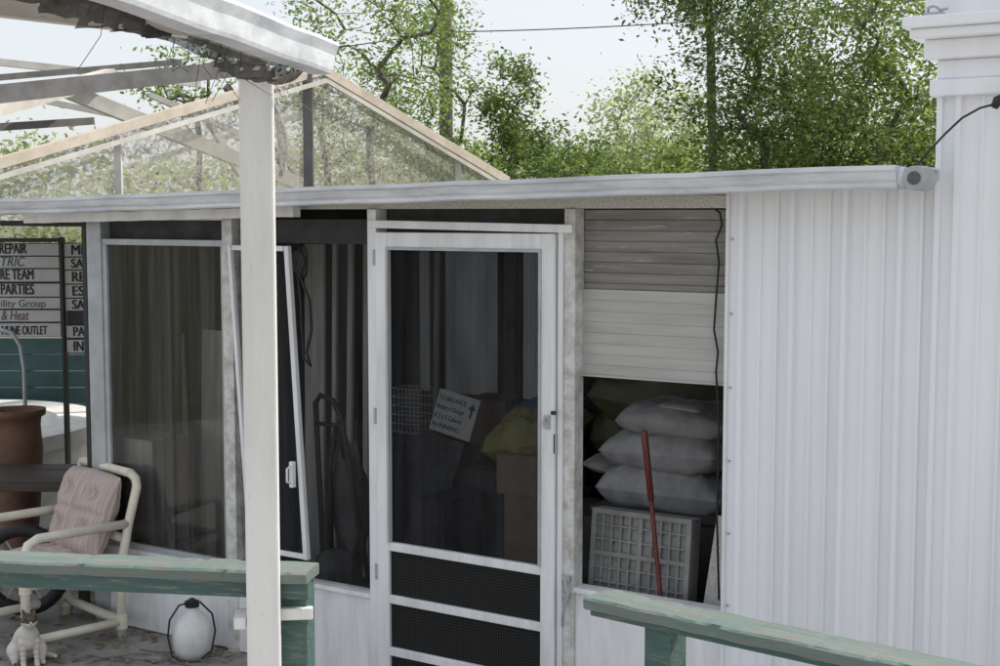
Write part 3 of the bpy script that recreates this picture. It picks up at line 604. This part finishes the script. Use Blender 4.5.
for i,(pa,pb,py0,py1,mt,lb) in enumerate([(606,724,472,514,SACK,"large grey sack at the bottom of a stack"),(610,726,434,474,SACK,"plump grey sack in the middle of a stack"),(624,722,408,438,SACK,"pale sack on top of a stack")]):
    u0_,_=fac(pa,450,.55); u1_,_=fac(pb,450,.55); z0_=fac(660,py1,.5)[1]; z1_=fac(660,py0,.5)[1]
    s=MB().pillow(u1_-u0_+.05,.42,(z1_-z0_)*1.3,seed=i*3.1,wr=.10,n=40)
    p=PW((u0_+u1_)/2,.66,(z0_+z1_)/2); o=s.make("sack",mt,None,smooth=True,loc=p,rot=(0,math.radians([1,-2,1][i]),R+math.radians([3,-5,6][i]))); tag(o,lb,"sack","stack of sacks in the porch")
u_,z_=fac(688,406,.6); o=MB().pillow(.22,.25,.03,seed=2).make("paper_bag",SACK2,None,smooth=True,loc=PW(u_,.62,z_),rot=(0,.05,R)); tag(o,"folded white paper bag on the sacks","bag")
u_,z_=fac(622,396,.9); o=MB().pillow(.85,.4,.36,seed=12,wr=.15,n=30).make("garbage_bag",GRN,None,smooth=True,loc=PW(u_+.15,1.2,z_-.03),rot=(.2,.1,R)); tag(o,"bulging dark olive bag behind the sacks","bag")
u_,z_=fac(600,470,.7); o=MB().pillow(.28,.3,.07,seed=13).make("pillow",SACK,None,smooth=True,loc=PW(u_,.9,z_),rot=(.1,.15,R)); tag(o,"greyish pillow wedged beside the sacks","pillow")
u_,z_=fac(598,500,.9); o=MB().box(-.2,.2,-.2,.2,0,z_-.10).make("storage_box",CARDD,None,bevel=.006,loc=PW(u_,.95,.05),rot=(0,0,R)); tag(o,"dark storage box under the grey pillow","box")
# crate
cr=inside("plastic_crate","dull grey moulded plastic crate tipped on its side","crate",636,600,.13,z0=zc2)
wc=span(588,688,.13,550)/2; hc=fac(640,515,.13)[1]-zc2
b=MB()
b.box(-wc,wc,0,.014,0,.022); b.box(-wc,wc,0,.014,hc-.022,hc)
b.box(-wc,-wc+.022,0,.014,.022,hc-.022); b.box(wc-.022,wc,0,.014,.022,hc-.022)
b.box(-.010,.010,0.001,.016,.022,hc-.022); b.box(-wc+.022,wc-.022,.0015,.015,hc*.5-.010,hc*.5+.010)
for q in (.18,.34,.66,.82): b.box(-wc+.022,wc-.022,.0045,.015,hc*q-.004,hc*q+.004)
for sx in (-1,1):
    for q in (.22,.40,.58,.76):
        x=sx*wc*q; b.box(x-.005,x+.005,.003,.0165,.022,hc-.022)
b.make("base_lattice",CRATE,cr,bevel=.0015)
MB().box(-wc+.018,wc-.018,.017,.024,.018,hc-.018).make("base_plate",CRATE,cr)
b=MB()
b.box(-wc,wc,.015,.09,0,.008); b.box(-wc,wc,.015,.09,hc-.008,hc); b.box(-wc,-wc+.008,.015,.09,.008,hc-.008); b.box(wc-.008,wc,.015,.09,.008,hc-.008)
b.make("side",CRATE,cr,bevel=.002)
cr.rotation_euler=(math.radians(-6),0,R)
# broom
bp0=fac(661,602,.085); bp1=fac(643,432,.085)
br=inside("broom","red handled broom leaning in the open window","broom",661,602,.085,z0=bp0[1])
dz=bp1[1]-bp0[1]; dx=bp1[0]-bp0[0]
MB().tube([(0,0,-.35),(0,0,0),(dx*.4,.005,dz*.4),(dx*.6,.008,dz*.6)],.010,10).make("handle",RED,br,smooth=True)
MB().tube([(dx*.6,.008,dz*.6),(dx*.95,.01,dz*.95),(dx,.01,dz),(dx*1.01,.01,dz*1.01)],[.0125,.014,.012,.005],12).make("grip",RED,br,smooth=True)
MB().box(-.12,.12,-.03,.03,-.40,-.35).make("head",RED,br,bevel=.006)
b=MB()
for k in range(26):
    x=-.115+.0092*k; b.tube([(x,-.01+.02*(k%2),-.40),(x*1.1,-.01+.03*(k%2),-.50)],.0035,4)
b.make("bristles",RUB,br)
pb=inside("ironing_board","narrow pale speckled board leaning on the cabinet","board",706,600,.12,z0=.3)
MB().beam((0,0,0),(.05,.10,.62),.10,.015).make("board",TRIM,pb,bevel=.003)
def boxat(name,label,cat,px0,px1,py0,py1,y,mat,depth=.35,rz=0,flap=True,ground=False):
    u0_,u1_=fac(px0,450,y)[0],fac(px1,450,y)[0]; z1_=fac((px0+px1)/2,py0,y)[1]; z0_=.05 if ground else fac((px0+px1)/2,py1,y)[1]
    p=PW((u0_+u1_)/2,y); t=thing(name,label,cat,(p.x,p.y,z0_),R+rz); w=(u1_-u0_)/2; h=z1_-z0_
    MB().box(-w,w,0,depth,0,h).make("body",mat,t,bevel=.004)
    if flap:
        MB().box(-w,w,-.004,-.0005,h*.42,h*.5).make("tape",mat,t); MB().box(-w-.004,w+.004,-.01,depth+.006,h,h+.006).make("lid",mat,t)
    return t
boxat("cardboard_box","lower brown cardboard box in the pile","box",504,556,497,540,1.0,CARD,ground=True)
boxat("cardboard_box","upper brown cardboard box under yellow cloth","box",498,556,457,496,1.0,CARD,rz=.1)
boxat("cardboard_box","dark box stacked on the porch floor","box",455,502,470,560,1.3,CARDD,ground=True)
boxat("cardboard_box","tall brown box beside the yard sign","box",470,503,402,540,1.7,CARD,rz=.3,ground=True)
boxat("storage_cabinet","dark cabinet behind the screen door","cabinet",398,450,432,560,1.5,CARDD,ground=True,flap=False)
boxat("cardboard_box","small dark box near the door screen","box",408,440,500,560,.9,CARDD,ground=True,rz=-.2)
u_,z_=fac(514,434,1.0); o=MB().pillow(.54,.36,.24,seed=21,wr=.2,n=30).make("cloth_bundle",YEL,None,smooth=True,loc=PW(u_+.03,1.18,z_-.02),rot=(.25,-.2,R)); tag(o,"olive yellow cloth bundle on cardboard boxes","cloth")
u_,z_=fac(598,430,1.0); o=MB().pillow(.40,.36,.3,seed=25,wr=.2).make("cloth_bundle",GRN,None,smooth=True,loc=PW(u_,1.4,z_-.03),rot=(.25,-.15,R)); tag(o,"dark olive cloth bundle behind the sacks","cloth")
u_,z_=fac(525,409,1.25); o=MB().pillow(.34,.3,.06,seed=22,wr=.2).make("blue_tarp",BLUE,None,smooth=True,loc=PW(u_,1.5,z_),rot=(.1,-.1,R)); tag(o,"folded blue tarp on top of boxes","tarp")
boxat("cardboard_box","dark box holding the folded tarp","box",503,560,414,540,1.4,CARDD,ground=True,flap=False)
ys=inside("yard_sign","white sign with black lettering and arrow leaning on boxes","sign",448,435,1.25)
ys.rotation_euler=(math.radians(-12),math.radians(11),R)
b=MB().box(-.13,.14,0,.006,0,.23).make("panel",SIGND,ys,bevel=.001)
for k,s in enumerate(("TO BALANCE","Battery Charge","& 2 x 5 Cabinet","RUNNING")):
    t=text(s,.036,tb,b,(-.12,-.0015,.175-k*.05),(math.pi/2,0,0)); wd=max(v.co.x for v in t.data.vertices); t.scale=(.18/wd,1,1)
b2=MB(); b2.v+=[(.105,-.002,.20),(.08,-.002,.165),(.13,-.002,.165),(.099,-.002,.165),(.111,-.002,.165),(.111,-.002,.12),(.099,-.002,.12)]; b2.f+=[(0,1,2),(3,6,5,4)]; b2.make("arrow",tb,b)
MB().box(-.1,.1,.02,.2,-.9,-.02).make("stand",CARDD,ys)
wb=inside("wire_basket","small wire basket on a dark cabinet","basket",412,431,1.5)
b=MB(); w=.1
for k in range(6):
    z=k*.05; b.tube([(-w,-.07,z),(w,-.07,z),(w,.07,z),(-w,.07,z)],.003,5,closed=True)
for k in range(8):
    x=-w+2*w*k/7; b.tube([(x,-.07,0),(x,-.07,.25)],.002,4); b.tube([(x,.07,0),(x,.07,.25)],.002,4)
b.make("wires",GREYAL,wb)
mm=inside("lawn_mower","black push mower with looped handle inside the porch","mower",335,600,.35,z0=.05)
MB().lathe([(.20,.12),(.24,.14),(.24,.22),(.16,.27),(.05,.29)],seg=28).make("deck",BLACK,mm,smooth=False)
MB().lathe([(.09,.28),(.10,.34),(.09,.40),(.04,.43)],seg=20).make("engine",CARDD,mm,bevel=.004)
b=MB(); zt2=fac(328,396,.35)[1]-.05
b.tube([(-.15,.1,.2),(-.12,.02,zt2-.2),(-.11,.0,zt2-.04),(-.08,-.0,zt2),(-.0,.0,zt2-.02),(.05,.0,zt2-.10),(.09,.0,zt2-.3),(.15,.1,.2)],.014,8); b.tube([(-.115,.0,zt2-.14),(.055,.0,zt2-.14)],.010,8); b.tube([(-.06,.05,.4),(-.05,.03,.8),(-.0,.02,zt2-.14)],.012,8); b.make("handle",RUB,mm,smooth=True)
MB().pillow(.2,.12,.5,seed=31,wr=.2).make("grass_bag",CARDD,mm,smooth=True,loc=(0,.12,.65),rot=(.1,0,0))
for x,y in ((-.22,-.15),(.22,-.15),(-.22,.18),(.22,.18)):
    rr=[(x,y+.075*math.cos(t),.10+.075*math.sin(t)) for t in np.linspace(0,2*math.pi,20,endpoint=False)]
    MB().tube(rr,.022,8,closed=True).make("wheel",RUB,mm,smooth=True)
boxat("storage_bin","dark plastic bin by the screen window","bin",318,372,450,600,1.2,CARDD,ground=True)
boxat("cardboard_box","dark box on the plastic bin","box",332,366,420,450,1.25,CARDD,rz=.15)
# loose boards standing inside
for i,(pa,pb,pt0,mt) in enumerate([(304,323,244,PALEB),(330,334,244,PALEB),(344,349,240,PALEB),(362,367,244,PALEB),(432,437,252,PALEB),(504,512,256,CARDD),(146,164,300,CARDD),(186,192,250,PALEB),(198,222,330,PALEB)]):  # slanted pale one behind the left glass stands in for a reflection
    y=2.3 if i in (4,5) else .6
    if i<4: y=.85
    u0_=fac(pa,400,y)[0]; u1_=fac(pb,400,y)[0]; zt3=min(2.10,fac(pa,pt0,y)[1]); p=PW((u0_+u1_)/2,y)
    o=MB().beam((0,0,.0),((.01*(i%3-1)) if i!=7 else -.12,.04,zt3-.05),u1_-u0_,.02).make("loose_board",mt,None,bevel=.002,loc=(p.x,p.y,.05),rot=(0,0,R)); tag(o,"long pale board standing inside the porch" if mt is PALEB else "long dark board standing inside the porch","board","boards standing inside the porch")
boxat("cardboard_box","tan box low behind the glass window","box",118,152,440,492,.12,PALEB,depth=.25,ground=True)
# ---------------- trees
def tree(name,label,base,trunk_top,cen,rad,natt,per,leaf,lmat,seed,r0=.12,sig=.22,cat="tree",droop=0,r_tip=.005,clump=.0):
    rnd=random.Random(seed); rs=np.random.RandomState(seed)
    base=Vector(base); top=Vector(trunk_top); cen=Vector(cen)
    nodes=[]; par=[]
    nt_=7
    for i in range(nt_):
        t=i/(nt_-1); p=base.lerp(top,t)+Vector((rnd.uniform(-.1,.1),rnd.uniform(-.1,.1),0))*(1 if 0<i else 0); nodes.append(p); par.append(i-1)
    att=[]
    while len(att)<natt:
        v=Vector([rnd.uniform(-1,1) for _ in range(3)])
        if v.length>1: continue
        if noise.noise(v*2.3+Vector((seed,0,0)))<clump-.25: continue
        v=v*(.55+.45*rnd.random()) if v.length<.5 and rnd.random()<.5 else v
        att.append(cen+Vector((v.x*rad[0],v.y*rad[1],v.z*rad[2])))
    att.sort(key=lambda a:(a-top).length)
    tips=[]; start=nt_//2
    for a in att:
        arr=np.array([tuple(q) for q in nodes[start:]]); d=np.linalg.norm(arr-np.array(tuple(a)),axis=1)+.35*np.maximum(0,arr[:,2]-a.z); k=int(d.argmin())+start
        q=nodes[k]; L=(a-q).length; last=k
        m=max(2,min(5,int(L/.45)+1))
        for s in range(1,m+1):
            t=s/m; p=q.lerp(a,t)+Vector((0,0,math.sin(t*math.pi)*L*.12))+Vector((rnd.gauss(0,.04),rnd.gauss(0,.04),rnd.gauss(0,.04)))*min(1,L)
            nodes.append(p); par.append(last); last=len(nodes)-1
            if s>=m-1: tips.append(last)
    cnt=[0]*len(nodes)
    for i in range(len(nodes)-1,-1,-1):
        cnt[i]+=1
        if par[i]>=0: cnt[par[i]]+=cnt[i]
    mx=cnt[0]; rad_=[max(r_tip,r0*(c/mx)**.6) for c in cnt]
    for i in range(nt_): rad_[i]=max(rad_[i],r0*(1.15-.5*i/nt_))
    tb_=MB()
    for i in range(1,len(nodes)):
        p,q=nodes[par[i]],nodes[i]
        if (q-p).length<1e-4: continue
        tb_.tube([p,q],[min(rad_[par[i]],rad_[i]*1.6),rad_[i]],5)
    T=thing(name,label,cat,base)
    for v in range(len(tb_.v)): tb_.v[v]=tuple(Vector(tb_.v[v])-base)
    tb_.make("trunk",BARK,T,smooth=True)
    tp=np.array([tuple(nodes[i]-base) for i in tips]); k=len(tp)*per
    c=np.repeat(tp,per,axis=0)+rs.normal(0,1,(k,3))*np.array([sig,sig,sig*.75])*rs.uniform(.4,1.3,(k,1))
    if droop: c[:,2]-=np.abs(rs.normal(0,droop,k))
    d=rs.normal(0,1,(k,3)); d[:,2]=d[:,2]*.6-.3; d/=np.linalg.norm(d,axis=1)[:,None]
    e=rs.normal(0,1,(k,3)); e=np.cross(d,e); e/=np.linalg.norm(e,axis=1)[:,None]
    L=leaf*rs.uniform(.4,1.35,(k,1)); w=L*.45
    V=np.stack([c-d*L*.5,c+e*w*.5,c+d*L*.5,c-e*w*.5],axis=1).reshape(-1,3)
    me=bpy.data.meshes.new("crown"); me.vertices.add(4*k); me.vertices.foreach_set("co",V.ravel()); me.loops.add(4*k); me.loops.foreach_set("vertex_index",np.arange(4*k)); me.polygons.add(k); me.polygons.foreach_set("loop_start",np.arange(0,4*k,4)); me.polygons.foreach_set("loop_total",np.full(k,4)); me.update(calc_edges=True); me.materials.append(lmat)
    o=bpy.data.objects.new("crown",me); COL.objects.link(o); o.parent=T
    return T
LA=leafmat("spring_leaves",[(.05,(.11,.15,.065)),(.5,(.17,.215,.09)),(.95,(.26,.30,.14))])
LB=leafmat("oak_leaves",[(.05,(.065,.10,.048)),(.5,(.11,.15,.07)),(.95,(.20,.235,.11))])
LC=leafmat("hazy_leaves",[(.05,(.24,.26,.19)),(.5,(.31,.33,.24)),(.95,(.38,.39,.29))])  # distance haze put into the paler, greyer leaf colours
def mk(label,px,Y,pc,rad,natt,per,leaf,m,seed,**k):
    c=at(px,pc,Y); b0=Vector((c.x+random.uniform(-.3,.3),Y,0)); return tree(k.pop('name',"tree"),label,b0,(c.x,Y,max(1.5,c.z-rad[2]*.5)),c,rad,natt,per,leaf,m,seed,**k)
mk("airy yellow-green tree behind the pool cage",375,17,50,(1.05,1.0,1.9),80,30,.068,LA,11,sig=.19,r0=.05,clump=.1)
mk("slender tree with bare dark trunk beyond the cage",325,19,60,(.8,.9,1.8),45,28,.075,LA,12,sig=.2,r0=.05,clump=.1)
mk("leafy tree with light spring foliage",430,20,90,(.9,.9,1.5),75,42,.075,LA,13,sig=.2,r0=.05,clump=.1)
mk("small pointed dark green tree",514,21,125,(.50,.6,1.1),55,50,.08,LB,14,sig=.14,r0=.04)
mk("low rounded tree above the porch roof",560,23,176,(1.1,1,.8),60,50,.09,LB,15,sig=.2,r0=.05)
mk("pale hazy tree in the distance",655,30,142,(1.5,1.4,1.35),90,42,.12,LC,16,sig=.28,r0=.07)
mk("large oak with drooping foliage",765,17,55,(1.3,1.2,2.0),150,64,.07,LB,17,sig=.21,r0=.06,droop=.12,clump=.06)
mk("large spring-green oak above the roof",880,16,65,(1.25,1.2,1.75),150,62,.07,LA,18,sig=.21,r0=.06,droop=.1,clump=.06)
mk("tall oak with a branch hanging over the yard",712,18,-62,(1.55,1.1,.95),85,52,.072,LB,19,sig=.19,r0=.06,droop=.2,clump=.06)
mk("bare-limbed tree rising behind the pool cage",200,22,75,(1.1,1,.8),40,22,.09,LA,20,sig=.2,r0=.05)
for i,(px,pc,Y,m) in enumerate([(470,188,19,LB),(550,192,19,LB),(630,190,20,LB),(700,172,19,LA),(780,160,18,LB),(850,158,17,LB),(920,150,17,LA),(600,188,24,LC)]):
    c=at(px,pc,Y); tree("shrub","dense green shrub behind the porch roof",(c.x,Y,0),(c.x,Y,1.2),(c.x,Y,c.z-.3),(1.0,.8,.75),60,44,.085,m,40+i,sig=.2,r0=.04,cat="shrub")
wd=tree("far_wood","distant hazy tree line",(0,48,0),(0,48,2),(-4,48,2.6),(26,3,2.0),420,28,.30,LC,77,sig=.7,r0=.2,cat="trees"); wd["kind"]="stuff"
up_=thing("utility_pole","weathered wooden utility pole behind trees","utility pole",(at(446,100,24).x,24,0))
MB().tube([(0,0,0),(0,0,9)],[.13,.10],14).make("pole",BARK,up_,smooth=True); MB().box(-1,1,-.06,.06,8.2,8.32).make("crossarm",BARK,up_)
w=MB(); A_=at(446,32,24); B_=at(1200,-40,24); C_=at(-200,100,24)
pts=[A_.lerp(C_,1-t)+Vector((0,0,-.5*t*(1-t))) for t in np.linspace(0,1,20)]+[A_.lerp(B_,t)+Vector((0,0,-1.0*t*(1-t))) for t in np.linspace(.05,1,20)]
o=w.tube(pts,.010,6).make("power_line",BLACK); tag(o,"thin black power line strung past the pole","power line")
# ---------------- light
el,az=math.radians(50),math.radians(72)
sd=Vector((math.sin(az)*math.cos(el),math.cos(az)*math.cos(el),math.sin(el)))
wld=bpy.data.worlds.new("World"); sc.world=wld; wld.use_nodes=True; nt=wld.node_tree; bg=nt.nodes['Background']
sk=nt.nodes.new('ShaderNodeTexSky'); sk.sky_type='NISHITA'; sk.sun_disc=False; sk.sun_elevation=el; sk.sun_rotation=az; sk.dust_density=3; sk.air_density=1.1
mx=nt.nodes.new('ShaderNodeMixRGB'); mx.inputs[0].default_value=.62; mx.inputs[2].default_value=(7.1,7.3,7.55,1)  # thin white haze over the blue
nt.links.new(sk.outputs[0],mx.inputs[1]); nt.links.new(mx.outputs[0],bg.inputs[0]); bg.inputs[1].default_value=.15
ld=bpy.data.lights.new("sun",'SUN'); ld.energy=4.6; ld.angle=math.radians(1.2); ld.color=(1,.94,.84)
lo=bpy.data.objects.new("sun",ld); COL.objects.link(lo); lo.rotation_euler=(-sd).to_track_quat('-Z','Y').to_euler()
sc.view_settings.view_transform='Standard'; sc.view_settings.look='None'; sc.view_settings.exposure=0
